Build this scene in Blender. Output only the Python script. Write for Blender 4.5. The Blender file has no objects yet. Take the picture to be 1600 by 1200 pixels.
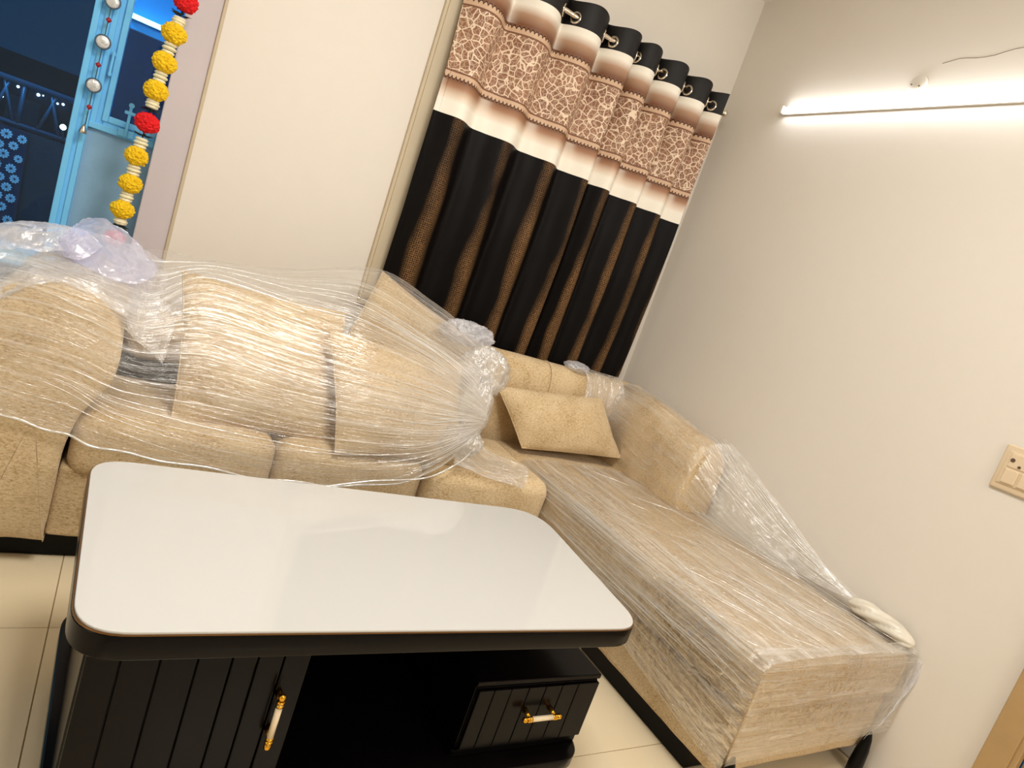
import bpy, bmesh, math, random
from mathutils import Vector, noise, Matrix
random.seed(7)
PI = math.pi
S = bpy.context.scene
COL = S.collection

# ------------------------------------------------------------------ camera
yaw, pitch, roll = 0.57221355, 0.1615309, 0.33447295
fw = Vector((math.sin(yaw)*math.cos(pitch), math.cos(yaw)*math.cos(pitch), -math.sin(pitch)))
r0 = fw.cross(Vector((0, 0, 1))).normalized(); u0 = r0.cross(fw)
rt = r0*math.cos(roll)+u0*math.sin(roll); up = -r0*math.sin(roll)+u0*math.cos(roll)
cam = bpy.data.cameras.new('camera'); co = bpy.data.objects.new('camera', cam); COL.objects.link(co)
cam.sensor_fit = 'HORIZONTAL'; cam.sensor_width = 36; cam.lens = 36*1000.17/1600; cam.clip_start = .02
m = Matrix((rt, up, -fw)).transposed().to_4x4(); m.translation = (0, 0, 1.2); co.matrix_world = m
S.camera = co

# ------------------------------------------------------------------ view, world, lights
S.view_settings.view_transform = 'Standard'; S.view_settings.look = 'None'
S.view_settings.gamma = 1; S.view_settings.use_curve_mapping = False
S.view_settings.exposure = -0.06
w = bpy.data.worlds.new('night'); S.world = w; w.use_nodes = True
w.node_tree.nodes['Background'].inputs[0].default_value = (0.004, 0.07, 0.16, 1)
w.node_tree.nodes['Background'].inputs[1].default_value = .5
def area(name, loc, size, power, col, rot=(0, 0, 0), sy=None):
    l = bpy.data.lights.new(name, 'AREA'); l.energy = power; l.color = col; l.size = size
    if sy: l.shape = 'RECTANGLE'; l.size_y = sy
    o = bpy.data.objects.new(name, l); o.location = loc; o.rotation_euler = rot; COL.objects.link(o); return o
area('ceiling_light', (0.6, 0.75, 2.87), .8, 54, (1, .965, .905))
area('front_wall_fill', (1.3, -1.94, 2.45), 1.2, 33, (1, .985, .96), (math.radians(90), 0, 0), .06)  # added fill lamp out of view, lifts the upper back wall
area('left_wall_fill', (-2.04, 0.6, 2.35), 1.2, 6, (1, .98, .95), (math.radians(90), 0, math.radians(-90)), .06)  # added unseen fill lamp, evens out the right wall
area('balcony_light', (-.75, 3.2, 2.4), .5, 26, (.45, .75, 1))

# ------------------------------------------------------------------ helpers
ROOT = {}
def tagp(o, label=None, cat=None, group=None, kind=None):
    if label: o['label'] = label
    if cat: o['category'] = cat
    if group: o['group'] = group
    if kind: o['kind'] = kind
    return o
def thing(name, label, cat, loc, group=None):
    o = bpy.data.objects.new(name, None); o.location = loc; o.empty_display_size = .05
    COL.objects.link(o); ROOT[o.name] = Vector(loc); return tagp(o, label, cat, group)
def mk(name, V, Fc, mat, parent=None, smooth=True, uv=None):
    """mesh from world-space vertices"""
    off = ROOT[parent.name] if parent else None
    if off is None:
        xs = [sum(v[i] for v in V)/len(V) for i in range(3)]; off = Vector(xs)
    me = bpy.data.meshes.new(name)
    me.from_pydata([(v[0]-off[0], v[1]-off[1], v[2]-off[2]) for v in V], [], Fc)
    me.materials.append(mat)
    if uv:
        l = me.uv_layers.new(name='UVMap')
        for lp in me.loops: l.data[lp.index].uv = uv[lp.vertex_index]
    if smooth:
        me.polygons.foreach_set('use_smooth', [True]*len(me.polygons))
    me.update()
    o = bpy.data.objects.new(name, me); COL.objects.link(o)
    if parent:
        o.parent = parent
        if parent.type == 'MESH': pass
        else: pass
        ROOT[o.name] = off
    else:
        o.location = off; ROOT[o.name] = off
    return o
def sub(o, V=None): pass
class B:
    def __init__(s): s.v = []; s.f = []
    def add(s, V, Fc):
        n = len(s.v); s.v += [tuple(v) for v in V]; s.f += [tuple(i+n for i in f) for f in Fc]; return s
    def box(s, x0, x1, y0, y1, z0, z1):
        return s.add([(x0,y0,z0),(x1,y0,z0),(x1,y1,z0),(x0,y1,z0),(x0,y0,z1),(x1,y0,z1),(x1,y1,z1),(x0,y1,z1)],
              [(0,3,2,1),(4,5,6,7),(0,1,5,4),(1,2,6,5),(2,3,7,6),(3,0,4,7)])
    def bev(s, x0, x1, y0, y1, z0, z1, b=.004, seg=2):
        bm = bmesh.new(); bmesh.ops.create_cube(bm, size=1)
        for v in bm.verts: v.co = Vector(((x0+x1)/2+v.co.x*(x1-x0), (y0+y1)/2+v.co.y*(y1-y0), (z0+z1)/2+v.co.z*(z1-z0)))
        bmesh.ops.bevel(bm, geom=bm.edges[:], offset=b, segments=seg, affect='EDGES', profile=.5)
        bm.verts.index_update(); s.add([v.co[:] for v in bm.verts], [[v.index for v in f.verts] for f in bm.faces]); bm.free(); return s
    def tube(s, pts, r, n=10, cap=True):
        P = [Vector(p) for p in pts]; R = r if isinstance(r, (list, tuple)) else [r]*len(P)
        V = []; Fc = []; ref = None
        for i, p in enumerate(P):
            t = (P[min(i+1, len(P)-1)]-P[max(i-1, 0)]).normalized()
            if ref is None: ref = t.orthogonal().normalized()
            a = (ref-t*ref.dot(t)).normalized(); ref = a; b = t.cross(a)
            for k in range(n):
                th = 2*PI*k/n; V.append(p+(a*math.cos(th)+b*math.sin(th))*R[i])
        for i in range(len(P)-1):
            for k in range(n):
                q = (k+1) % n; Fc.append((i*n+k, i*n+q, (i+1)*n+q, (i+1)*n+k))
        if cap: Fc.append(tuple(range(n))[::-1]); Fc.append(tuple(range((len(P)-1)*n, len(P)*n)))
        return s.add(V, Fc)
    def lathe(s, prof, c, n=20, axis='z'):
        V = []; Fc = []
        for r, h in prof:
            for k in range(n):
                th = 2*PI*k/n; a, b = r*math.cos(th), r*math.sin(th)
                V.append({'z': (c[0]+a, c[1]+b, c[2]+h), 'y': (c[0]+a, c[1]+h, c[2]+b), 'x': (c[0]+h, c[1]+a, c[2]+b)}[axis])
        for i in range(len(prof)-1):
            for k in range(n):
                q = (k+1) % n; Fc.append((i*n+k, i*n+q, (i+1)*n+q, (i+1)*n+k))
        Fc.append(tuple(range(n))[::-1]); Fc.append(tuple(range((len(prof)-1)*n, len(prof)*n)))
        return s.add(V, Fc)
    def prism(s, outline, z0, z1, ch=0):
        """outline = list of (x,y) ccw; chamfer ch"""
        n = len(outline); cx = sum(p[0] for p in outline)/n; cy = sum(p[1] for p in outline)/n
        def ring(d, z):
            o = []
            for x, y in outline:
                l = math.hypot(x-cx, y-cy); o.append((x-(x-cx)/l*d, y-(y-cy)/l*d, z))
            return o
        rs = [ring(ch, z0), ring(0, z0+ch), ring(0, z1-ch), ring(ch, z1)] if ch else [ring(0, z0), ring(0, z1)]
        V = sum(rs, []); Fc = []
        for i in range(len(rs)-1):
            for k in range(n):
                q = (k+1) % n; Fc.append((i*n+k, i*n+q, (i+1)*n+q, (i+1)*n+k))
        Fc.append(tuple(range(n))[::-1]); Fc.append(tuple(range((len(rs)-1)*n, len(rs)*n)))
        return s.add(V, Fc)
    def mk(s, name, mat, parent=None, smooth=False):
        return mk(name, s.v, s.f, mat, parent, smooth)
def autosm(o, deg=35):
    me = o.data; bm = bmesh.new(); bm.from_mesh(me)
    for f in bm.faces: f.smooth = True
    for e in bm.edges:
        if len(e.link_faces) == 2 and e.calc_face_angle(0) > math.radians(deg): e.smooth = False
    bm.to_mesh(me); bm.free(); return o
def fbm(p, s, o=3):
    return noise.fractal(Vector(p)*s, 1.0, 2.0, o)

def soft_box(x0, x1, y0, y1, z0, z1, r, crown=(0, 0, 0), amp=.003, step=.045, fn=None):
    """rounded upholstery block: every vertex of a dense cube pushed onto a rounded box, then puffed and crumpled"""
    lo = (x0, y0, z0); hi = (x1, y1, z1); ax = []
    for a in range(3):
        L = hi[a]-lo[a]; rr = min(r, L*.49); an = [1, .73, .42, .2, 0]
        left = [lo[a]+rr-rr*t for t in an]; right = [hi[a]-rr+rr*t for t in an[::-1]]
        n = max(1, int((L-2*rr)/step)); mid = [left[-1]+(right[0]-left[-1])*k/n for k in range(1, n)]
        ax.append(left+mid+right)
    idx = {}; V = []; Fc = []
    def vid(i, j, k):
        key = (i, j, k)
        if key not in idx:
            p = [ax[0][i], ax[1][j], ax[2][k]]
            q = [min(max(p[a], lo[a]+min(r, (hi[a]-lo[a])*.49)), hi[a]-min(r, (hi[a]-lo[a])*.49)) for a in range(3)]
            d = Vector([p[a]-q[a] for a in range(3)])
            rr = min(r, min(hi[a]-lo[a] for a in range(3))*.49)
            nrm = d.normalized()
            P = Vector(q)+nrm*rr if d.length > 0 else Vector(p)
            u = [2*(P[a]-lo[a])/(hi[a]-lo[a])-1 for a in range(3)]
            for a in range(3):
                if crown[a]:
                    b, c = [t for t in range(3) if t != a]
                    P[a] += crown[a]*u[a]*(1-abs(u[b])**3)*(1-abs(u[c])**3)
            P += nrm*amp*(fbm(P, 7)+.6*fbm(P, 23, 2))
            if fn: P = fn(P, u)
            idx[key] = len(V); V.append(P)
        return idx[key]
    N = [len(a)-1 for a in ax]
    for j in range(N[1]):
        for k in range(N[2]):
            Fc.append((vid(0,j,k), vid(0,j,k+1), vid(0,j+1,k+1), vid(0,j+1,k)))
            Fc.append((vid(N[0],j,k), vid(N[0],j+1,k), vid(N[0],j+1,k+1), vid(N[0],j,k+1)))
    for i in range(N[0]):
        for k in range(N[2]):
            Fc.append((vid(i,0,k), vid(i+1,0,k), vid(i+1,0,k+1), vid(i,0,k+1)))
            Fc.append((vid(i,N[1],k), vid(i,N[1],k+1), vid(i+1,N[1],k+1), vid(i+1,N[1],k)))
        for j in range(N[1]):
            Fc.append((vid(i,j,0), vid(i,j+1,0), vid(i+1,j+1,0), vid(i+1,j,0)))
            Fc.append((vid(i,j,N[2]), vid(i+1,j,N[2]), vid(i+1,j+1,N[2]), vid(i,j+1,N[2])))
    return V, Fc
def soft(name, mat, parent, *a, **k):
    V, Fc = soft_box(*a, **k); return mk(name, V, Fc, mat, parent)

def swept(profile, path, dome=0.03, amp=.003):
    """closed section swept along path; profile = [(a,b)], path = list of (origin, A, B) ; ends domed"""
    n = len(profile); V = []; Fc = []; rings = []
    ca = sum(p[0] for p in profile)/n; cb = sum(p[1] for p in profile)/n
    def ring(o, A, Bv, sc, ext, T):
        r = []
        for a, b in profile:
            a2 = ca+(a-ca)*sc; b2 = cb+(b-cb)*sc
            P = o+A*a2+Bv*b2+T*ext; P += T.normalized()*0+(A*(a-ca)+Bv*(b-cb)).normalized()*amp*(fbm(P, 6)+.5*fbm(P, 22, 2))
            r.append(P)
        return r
    T0 = (path[1][0]-path[0][0]).normalized(); T1 = (path[-1][0]-path[-2][0]).normalized()
    fr = [(1-.0, .0), (.97, -.35), (.9, -.7), (.7, -.92), (.35, -1), (.05, -1)]
    for sc, e in fr[::-1]: rings.append(ring(*path[0], sc, e*dome, T0))
    for p in path[1:-1]: rings.append(ring(*p, 1, 0, T0))
    for sc, e in fr: rings.append(ring(*path[-1], sc, -e*dome, T1))
    for r in rings: V += r
    for i in range(len(rings)-1):
        for k in range(n):
            q = (k+1) % n; Fc.append((i*n+k, i*n+q, (i+1)*n+q, (i+1)*n+k))
    Fc.append(tuple(range(n))[::-1]); Fc.append(tuple(range((len(rings)-1)*n, len(rings)*n)))
    return V, Fc
def smooth_closed(pts, n=48):
    out = []; m_ = len(pts)
    for i in range(m_):
        p0, p1, p2, p3 = [Vector(pts[(i+k-1) % m_]) for k in range(4)]
        for t in range(max(2, n//m_)):
            t /= max(2, n//m_)
            out.append(.5*((2*p1)+(-p0+p2)*t+(2*p0-5*p1+4*p2-p3)*t*t+(-p0+3*p1-3*p2+p3)*t**3))
    return [(p[0], p[1]) for p in out]
def crv(pts, ts):
    """Catmull-Rom through points, evaluated at parameters 0..1"""
    P = [Vector(p) for p in pts]; n = len(P)-1; o = []
    for t in ts:
        f = min(t*n, n-1e-6); i = int(f); f -= i
        a, b, c, d = P[max(i-1, 0)], P[i], P[i+1], P[min(i+2, n)]
        o.append(.5*((2*b)+(-a+c)*f+(2*a-5*b+4*c-d)*f*f+(-a+3*b-3*c+d)*f**3))
    return o
def pillow(name, label, group, bl, br, tr, tl, T, mat, ear=.05, n=26, seed=0):
    """scatter cushion: four world corners and a thickness; knife-edge seam with ears"""
    bl, br, tr, tl = map(Vector, (bl, br, tr, tl)); c = (bl+br+tr+tl)/4
    N = ((br-bl).cross(tl-bl)).normalized()
    root = thing(name, label, 'cushion', (c.x, c.y, min(bl.z, br.z, tl.z)), group)
    V = []; Fc = []; idx = {}
    def pt(i, j, s):
        u = math.sin((i/n-.5)*PI); v = math.sin((j/n-.5)*PI)
        ue = u*(1-ear*(1-v*v)**1.0); ve = v*(1-ear*(1-u*u)**1.0)
        a, b = (ue+1)/2, (ve+1)/2
        P = bl*(1-a)*(1-b)+br*a*(1-b)+tr*a*b+tl*(1-a)*b
        h = T/2*((1-abs(u)**2.2)**.62)*((1-abs(v)**2.2)**.62)
        q = Vector((P.x+seed, P.y, P.z))
        wr = .010*fbm(q, 6)+.004*fbm(q, 17, 2)
        edge = min(1, (1-max(abs(u), abs(v)))*6)
        P = P+N*(s*h*(1+.12*fbm(q, 4))+wr*edge+.004*fbm(q, 9)*(1-edge))
        return P
    for s in (1, -1):
        for i in range(n+1):
            for j in range(n+1):
                key = (i, j, s if 0 < i < n and 0 < j < n else 0)
                if key not in idx: idx[key] = len(V); V.append(pt(i, j, s if key[2] else 0))
    def g(i, j, s): return idx[(i, j, s if 0 < i < n and 0 < j < n else 0)]
    for i in range(n):
        for j in range(n):
            Fc.append((g(i,j,1), g(i+1,j,1), g(i+1,j+1,1), g(i,j+1,1)))
            Fc.append((g(i,j,-1), g(i,j+1,-1), g(i+1,j+1,-1), g(i+1,j,-1)))
    mk('cover', V, Fc, mat, root)
    ring = [V[g(i,0,1)] for i in range(n+1)]+[V[g(n,j,1)] for j in range(1,n+1)]+[V[g(i,n,1)] for i in range(n-1,-1,-1)]+[V[g(0,j,1)] for j in range(n-1,-1,-1)]
    b = B(); b.tube(ring, .0032, 6); b.mk('piping', mat, root, True)
    return root
def sheet(name, ctrl, mat, parent=None, nu=120, nv=80, amp=.004, f=(6, 30), ruf=0, seed=0, uvs=(1, 1), edge=0, off=0):
    """wrinkled film through a control net ctrl[u][v]"""
    cols = [crv(c, [j/nv for j in range(nv+1)]) for c in ctrl]
    rows = [crv([c[j] for c in cols], [i/nu for i in range(nu+1)]) for j in range(nv+1)]
    V = []; uv = []
    G = [[rows[j][i] for j in range(nv+1)] for i in range(nu+1)]
    for i in range(nu+1):
        for j in range(nv+1):
            P = G[i][j]; a = G[min(i+1, nu)][j]-G[max(i-1, 0)][j]; b = G[i][min(j+1, nv)]-G[i][max(j-1, 0)]
            N = a.cross(b)
            N = N.normalized() if N.length > 1e-9 else Vector((0, -1, 0))
            u, v = i/nu, j/nv
            s1 = noise.noise(Vector((u*f[0]+seed, v*f[1], seed))); s2 = noise.noise(Vector((u*f[0]*2.5+seed, v*f[1]*2.7, 5+seed)))
            rd = (1-abs(s1)*2)*.6+(1-abs(s2)*2)*.4
            d = amp*rd+ruf*((1-2.4*abs(noise.noise(P*7+Vector((seed, 0, 0)))))*.8+(1-2.4*abs(noise.noise(P*17)))*.22)
            P2 = P+N*(d+off)
            if edge and j in (0, nv): P2 += Vector((0, 0, edge*fbm(P, 18)))
            V.append(P2); uv.append((u*uvs[0], v*uvs[1]))
    Fc = [(i*(nv+1)+j, (i+1)*(nv+1)+j, (i+1)*(nv+1)+j+1, i*(nv+1)+j+1) for i in range(nu) for j in range(nv)]
    return mk(name, V, Fc, mat, parent, True, uv)

# ------------------------------------------------------------------ materials
def sr(r, g, b):
    return tuple(((c/255)/12.92 if c/255 <= .04045 else ((c/255+.055)/1.055)**2.4) for c in (r, g, b))+(1,)
class N:
    def __init__(s, name):
        s.m = bpy.data.materials.new(name); s.m.use_nodes = True; s.t = s.m.node_tree; s.t.nodes.clear()
        s.out = s.t.nodes.new('ShaderNodeOutputMaterial')
    def n(s, typ, props=None, **ins):
        k = s.t.nodes.new('ShaderNode'+typ)
        for a, b in (props or {}).items(): setattr(k, a, b)
        for a, b in ins.items():
            key = int(a[1:]) if a[0] == 'i' and a[1:].isdigit() else a.replace('_', ' ')
            i = k.inputs[key]
            if isinstance(b, bpy.types.NodeSocket): s.t.links.new(b, i)
            elif isinstance(b, bpy.types.Node): s.t.links.new(b.outputs[0], i)
            else: i.default_value = b
        return k
    def math(s, op, a, b=0.0, c=None, clamp=False):
        d = dict(i0=a, i1=b)
        if c is not None: d['i2'] = c
        return s.n('Math', {'operation': op, 'use_clamp': clamp}, **d).outputs[0]
    def mix(s, f, a, b):
        k = s.t.nodes.new('ShaderNodeMix'); k.data_type = 'RGBA'
        for i, v in ((0, f), (6, a), (7, b)):
            if isinstance(v, (bpy.types.NodeSocket)): s.t.links.new(v, k.inputs[i])
            elif isinstance(v, bpy.types.Node): s.t.links.new(v.outputs[0], k.inputs[i])
            else: k.inputs[i].default_value = v
        return k.outputs[2]
    def ramp(s, f, stops, interp='LINEAR'):
        k = s.t.nodes.new('ShaderNodeValToRGB'); k.color_ramp.interpolation = interp
        e = k.color_ramp.elements
        while len(e) > 1: e.remove(e[-1])
        e[0].position, e[0].color = stops[0]
        for p, c in stops[1:]:
            x = e.new(p); x.color = c
        s.t.links.new(f, k.inputs[0]); return k.outputs[0]
    def fin(s, sh): s.t.links.new(sh.outputs[0], s.out.inputs[0]); return s.m
def coords(k, kind='Object'): return k.n('TexCoord').outputs[kind]
def geo(k): return k.n('NewGeometry').outputs['Position']
def plain(name, col, rough=.5, metal=0, bump=0, bs=60, coat=0, var=0, vs=3, spec=.5):
    k = N(name); c = col
    if var:
        nz = k.n('TexNoise', Vector=geo(k), Scale=vs, Detail=4.0)
        c = k.mix(nz.outputs[0], tuple(x*(1-var) for x in col[:3])+(1,), tuple(min(1, x*(1+var)) for x in col[:3])+(1,))
    d = dict(Base_Color=c, Roughness=rough, Metallic=metal, Coat_Weight=coat, Coat_Roughness=.05)
    d['Specular IOR Level'] = spec
    if bump:
        nb = k.n('TexNoise', Vector=geo(k), Scale=bs, Detail=3.0)
        d['Normal'] = k.n('Bump', Strength=bump, Distance=.004, Height=nb.outputs[0])
    return k.fin(k.n('BsdfPrincipled', **d))
def fabric():
    k = N('beige_woven_fabric'); p = geo(k)
    a = k.n('TexNoise', Vector=k.n('Mapping', Vector=p, Scale=(75., 75., 150.)), Scale=1.6, Detail=5.0, Roughness=.75)
    b = k.n('TexNoise', Vector=p, Scale=9.0, Detail=3.0)
    c = k.n('TexNoise', Vector=p, Scale=420.0, Detail=1.0)
    f = k.math('ADD', k.math('MULTIPLY', a.outputs[0], .75), k.math('MULTIPLY', b.outputs[0], .25))
    col = k.ramp(f, [(.34, sr(144, 112, 68)), (.44, sr(198, 170, 126)), (.52, sr(220, 196, 156)), (.66, sr(235, 215, 180))])
    col = k.mix(k.math('MULTIPLY', c.outputs[0], .3), col, sr(176, 144, 100))
    h = k.math('ADD', k.math('MULTIPLY', a.outputs[0], 1.), k.math('MULTIPLY', c.outputs[0], .7))
    return k.fin(k.n('BsdfPrincipled', Base_Color=col, Roughness=.9, Sheen_Weight=.15, Normal=k.n('Bump', Strength=.5, Distance=.003, Height=h)))
def film(name, base=.07, streak=.45, su=6., sv=90., tint=(.96, .97, 1, 1), rough=.13, bump=.9, gloss=.11, crink=18., dcol=(.97, .95, .92, 1), crw=1.6, gather=0):
    k = N(name); uv = coords(k, 'UV'); p = geo(k)
    a = k.n('TexNoise', Vector=k.n('Mapping', Vector=uv, Scale=(su, sv, 1.)), Scale=1.0, Detail=4.0, Roughness=.65, Distortion=.5)
    b = k.n('TexNoise', Vector=k.n('Mapping', Vector=uv, Scale=(su*.6, sv*.3, 1.)), Scale=1.0, Detail=3.0)
    c = k.n('TexVoronoi', {'feature': 'DISTANCE_TO_EDGE'}, Vector=k.n('VectorMath', {'operation': 'ADD'}, i0=k.n('Mapping', Vector=p, Scale=(1., 1., 1.)).outputs[0],
              i1=k.n('VectorMath', {'operation': 'SCALE'}, i0=k.n('TexNoise', Vector=p, Scale=12.).outputs[1], Scale=.07).outputs[0]), Scale=crink)
    ridge = k.math('SUBTRACT', 1.0, k.math('MULTIPLY', k.math('ABSOLUTE', k.math('SUBTRACT', a.outputs[0], .5)), 11.), clamp=True)
    ridge = k.math('MULTIPLY', ridge, k.math('MULTIPLY', k.math('SUBTRACT', b.outputs[0], .38), 3., clamp=True))
    h = k.math('ADD', k.math('ADD', k.math('MULTIPLY', a.outputs[0], 1.0), k.math('MULTIPLY', b.outputs[0], 2.)), k.math('MULTIPLY', c.outputs[0], crw))
    nb = k.n('Bump', Strength=bump, Distance=.006, Height=h)
    tr = k.n('BsdfTransparent', Color=tint)
    gl = k.n('BsdfGlossy', Color=(1, 1, 1, 1), Roughness=rough, Normal=nb)
    df = k.n('BsdfDiffuse', Color=dcol)
    tl = k.n('BsdfTranslucent', Color=dcol)
    mk_ = k.n('MixShader', i0=.35, i1=df, i2=tl)
    f1 = k.math('ADD', k.math('MULTIPLY', ridge, streak), base, clamp=True)  # white streaks put the glints of the folds into the colour
    if gather:
        g0 = k.n('MapRange', Value=k.n('SeparateXYZ', Vector=uv).outputs[0], i1=.7, i2=1.0).outputs[0]
        f1 = k.math('ADD', f1, k.math('MULTIPLY', g0, .3), clamp=True)  # glare over the bunched film put in as extra white
    s1 = k.n('MixShader', i0=f1, i1=tr, i2=mk_)
    gf = gloss
    if gather:      # layers pile up towards the bunched end
        ux = k.n('SeparateXYZ', Vector=uv).outputs[0]
        gf = k.math('ADD', gloss, k.math('MULTIPLY', k.n('MapRange', Value=ux, i1=.62, i2=1.0).outputs[0], gather))
    return k.fin(k.n('MixShader', i0=gf, i1=s1, i2=gl))
def emit(name, col, s):
    k = N(name); return k.fin(k.n('Emission', Color=col, Strength=s))
M = {}
M['fabric'] = fabric()
M['film'] = film('clear_stretch_film', tint=(1, 1, 1, 1), rough=.14, base=.05, streak=.5, sv=110., su=4., gloss=.085, gather=.25, crw=.35, bump=1.)
M['film_top'] = film('clear_film_on_chaise', tint=(1, 1, 1, 1), su=4., sv=75., streak=.85, base=.09, crink=24., bump=1.0, rough=.13, gloss=.3, crw=1.2)
M['film_tent'] = film('clear_film_stretched', tint=(1, 1, 1, 1), base=.06, streak=.6, su=2., sv=50., bump=.5, gloss=.1)
M['film_bunch'] = film('bunched_film', tint=(1, 1, 1, 1), base=.2, streak=.5, su=30., sv=14., rough=.15, bump=1., crink=12., crw=.8, gloss=.22)
M['film_fold'] = film('folded_film_ridge', tint=(1, 1, 1, 1), base=.62, streak=.3, su=30., sv=14., rough=.12, bump=.5, gloss=.3)
M['film_soft'] = film('loose_clear_plastic', tint=(1, 1, 1, 1), dcol=(.92, .93, 1, 1), base=.38, streak=.35, su=12., sv=10., crink=10., crw=.6, bump=.9, gloss=.11, rough=.18)
M['lilac_plastic'] = film('lilac_plastic', dcol=(.84, .83, .97, 1), base=.42, streak=.3, su=6., sv=6., tint=(.84, .86, 1, 1), crink=9., rough=.3, bump=.4)
def wallmat():
    k = N('cream_wall_paint'); p = geo(k)
    nz = k.n('TexNoise', Vector=p, Scale=1.3, Detail=4.0); n2 = k.n('TexNoise', Vector=p, Scale=16.0, Detail=6.0)
    c = k.mix(nz.outputs[0], sr(224, 216, 204), sr(229, 222, 212))
    c = k.mix(k.math('MULTIPLY', n2.outputs[0], .12), c, sr(208, 197, 178))
    return k.fin(k.n('BsdfPrincipled', Base_Color=c, Roughness=.55, Normal=k.n('Bump', Strength=.12, Distance=.004, Height=n2.outputs[0])))
M['wall'] = wallmat()
M['ceiling'] = plain('ceiling_paint', sr(240, 234, 222), .8)
M['lilac_wall'] = plain('pale_grey_lilac_paint', sr(203, 193, 196), .6, var=.05, bump=.08, bs=30)
M['jamb'] = plain('jamb_paint', sr(196, 180, 165), .6)
M['casing'] = plain('window_casing_paint', sr(198, 182, 154), .5, var=.06, vs=8)
M['blue_frame'] = plain('upvc_blue_cast', sr(120, 204, 255), .35, spec=.3)  # blue cast of the light put into the base colour
M['blue_wall'] = plain('grey_blue_plaster', sr(140, 182, 214), .85, var=.15, vs=9, bump=.2)
M['navy'] = plain('dark_navy_panel', sr(18, 40, 74), .5, var=.35, vs=14)
M['balc_wall'] = plain('balcony_blue_paint', sr(70, 175, 235), .7, var=.15)
M['rail'] = plain('balcony_rail_steel', sr(60, 92, 116), .4, .3)
def glassm(name, col, f):
    k = N(name); fr = k.n('Fresnel', IOR=1.5)
    return k.fin(k.n('MixShader', i0=k.math('ADD', k.math('MULTIPLY', fr.outputs[0], .9), f), i1=k.n('BsdfTransparent', Color=col), i2=k.n('BsdfGlossy', Color=(.7, .85, 1, 1), Roughness=.02)))
M['pane'] = glassm('window_glass', (.55, .8, .95, 1), .0)
M['black'] = plain('black_gloss_laminate', sr(11, 8, 8), .22, var=.2, vs=20, spec=.13)
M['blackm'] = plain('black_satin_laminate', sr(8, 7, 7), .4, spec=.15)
M['glass_top'] = plain('white_back_painted_glass', sr(200, 198, 194), .05, coat=.0, spec=.5)
M['brass'] = plain('polished_brass', sr(225, 170, 55), .18, 1)
M['trimline'] = plain('bronze_edge_band', sr(120, 85, 45), .3, .7)
M['ceramic'] = plain('cream_ceramic', sr(240, 222, 190), .15)
M['steel'] = plain('polished_steel', sr(225, 215, 200), .12, 1)
M['tube'] = emit('tube_glow', (.98, .985, 1, 1), 22)
M['tube2'] = emit('reflected_tube_glow', (.75, .95, 1, 1), 6)
M['citylight'] = emit('city_light', (1, .85, .8, 1), 6)
M['lamp'] = emit('street_lamp_glow', (1, .85, .55, 1), 12)
M['white_plastic'] = plain('white_plastic', sr(236, 230, 220), .3)
M['cream_plastic'] = plain('cream_switch_plastic', sr(222, 200, 168), .3)
M['darkhole'] = plain('socket_shadow_hole', sr(90, 70, 50), .8)
M['brown_trim'] = plain('tan_door_trim', sr(178, 146, 100), .5, var=.1, vs=20)
M['yellow'] = plain('yellow_marigold_petals', sr(248, 196, 8), .8, var=.25, vs=60)
M['red'] = plain('red_marigold_petals', sr(225, 12, 22), .8, var=.3, vs=60)
M['pink'] = plain('pink_petals', sr(205, 30, 90), .8, var=.3, vs=60)
M['tuberose'] = plain('ivory_beads', sr(240, 232, 196), .6, var=.08, vs=80)
M['leaf'] = plain('dark_green_leaf', sr(20, 30, 24), .6)
M['redbead'] = plain('red_glass_bead', sr(160, 20, 30), .15, coat=.5)
M['greywire'] = plain('grey_cord', sr(70, 90, 110), .5)
M['mirror'] = plain('mirror_disc', sr(235, 240, 245), .25, .4, bump=.8, bs=140)
M['navycloth'] = plain('navy_printed_cloth', sr(8, 34, 74), .9, var=.3, vs=6)
M['daisy'] = plain('daisy_print_white', sr(250, 252, 255), .9)
M['concrete'] = plain('balcony_parapet', sr(30, 44, 62), .9, var=.4, vs=22)
M['knot'] = plain('twisted_cream_plastic', sr(224, 216, 200), .3, var=.06, vs=30, bump=.3, bs=60)
def tile():
    k = N('cream_vitrified_tile'); p = geo(k)
    n1 = k.n('TexNoise', Vector=p, Scale=2.5, Detail=5.0)
    c = k.mix(n1.outputs[0], sr(224, 206, 172), sr(235, 219, 188))
    return k.fin(k.n('BsdfPrincipled', Base_Color=c, Roughness=.16))
M['tile'] = tile()
M['grout'] = plain('grout', sr(150, 125, 88), .9)

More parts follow.
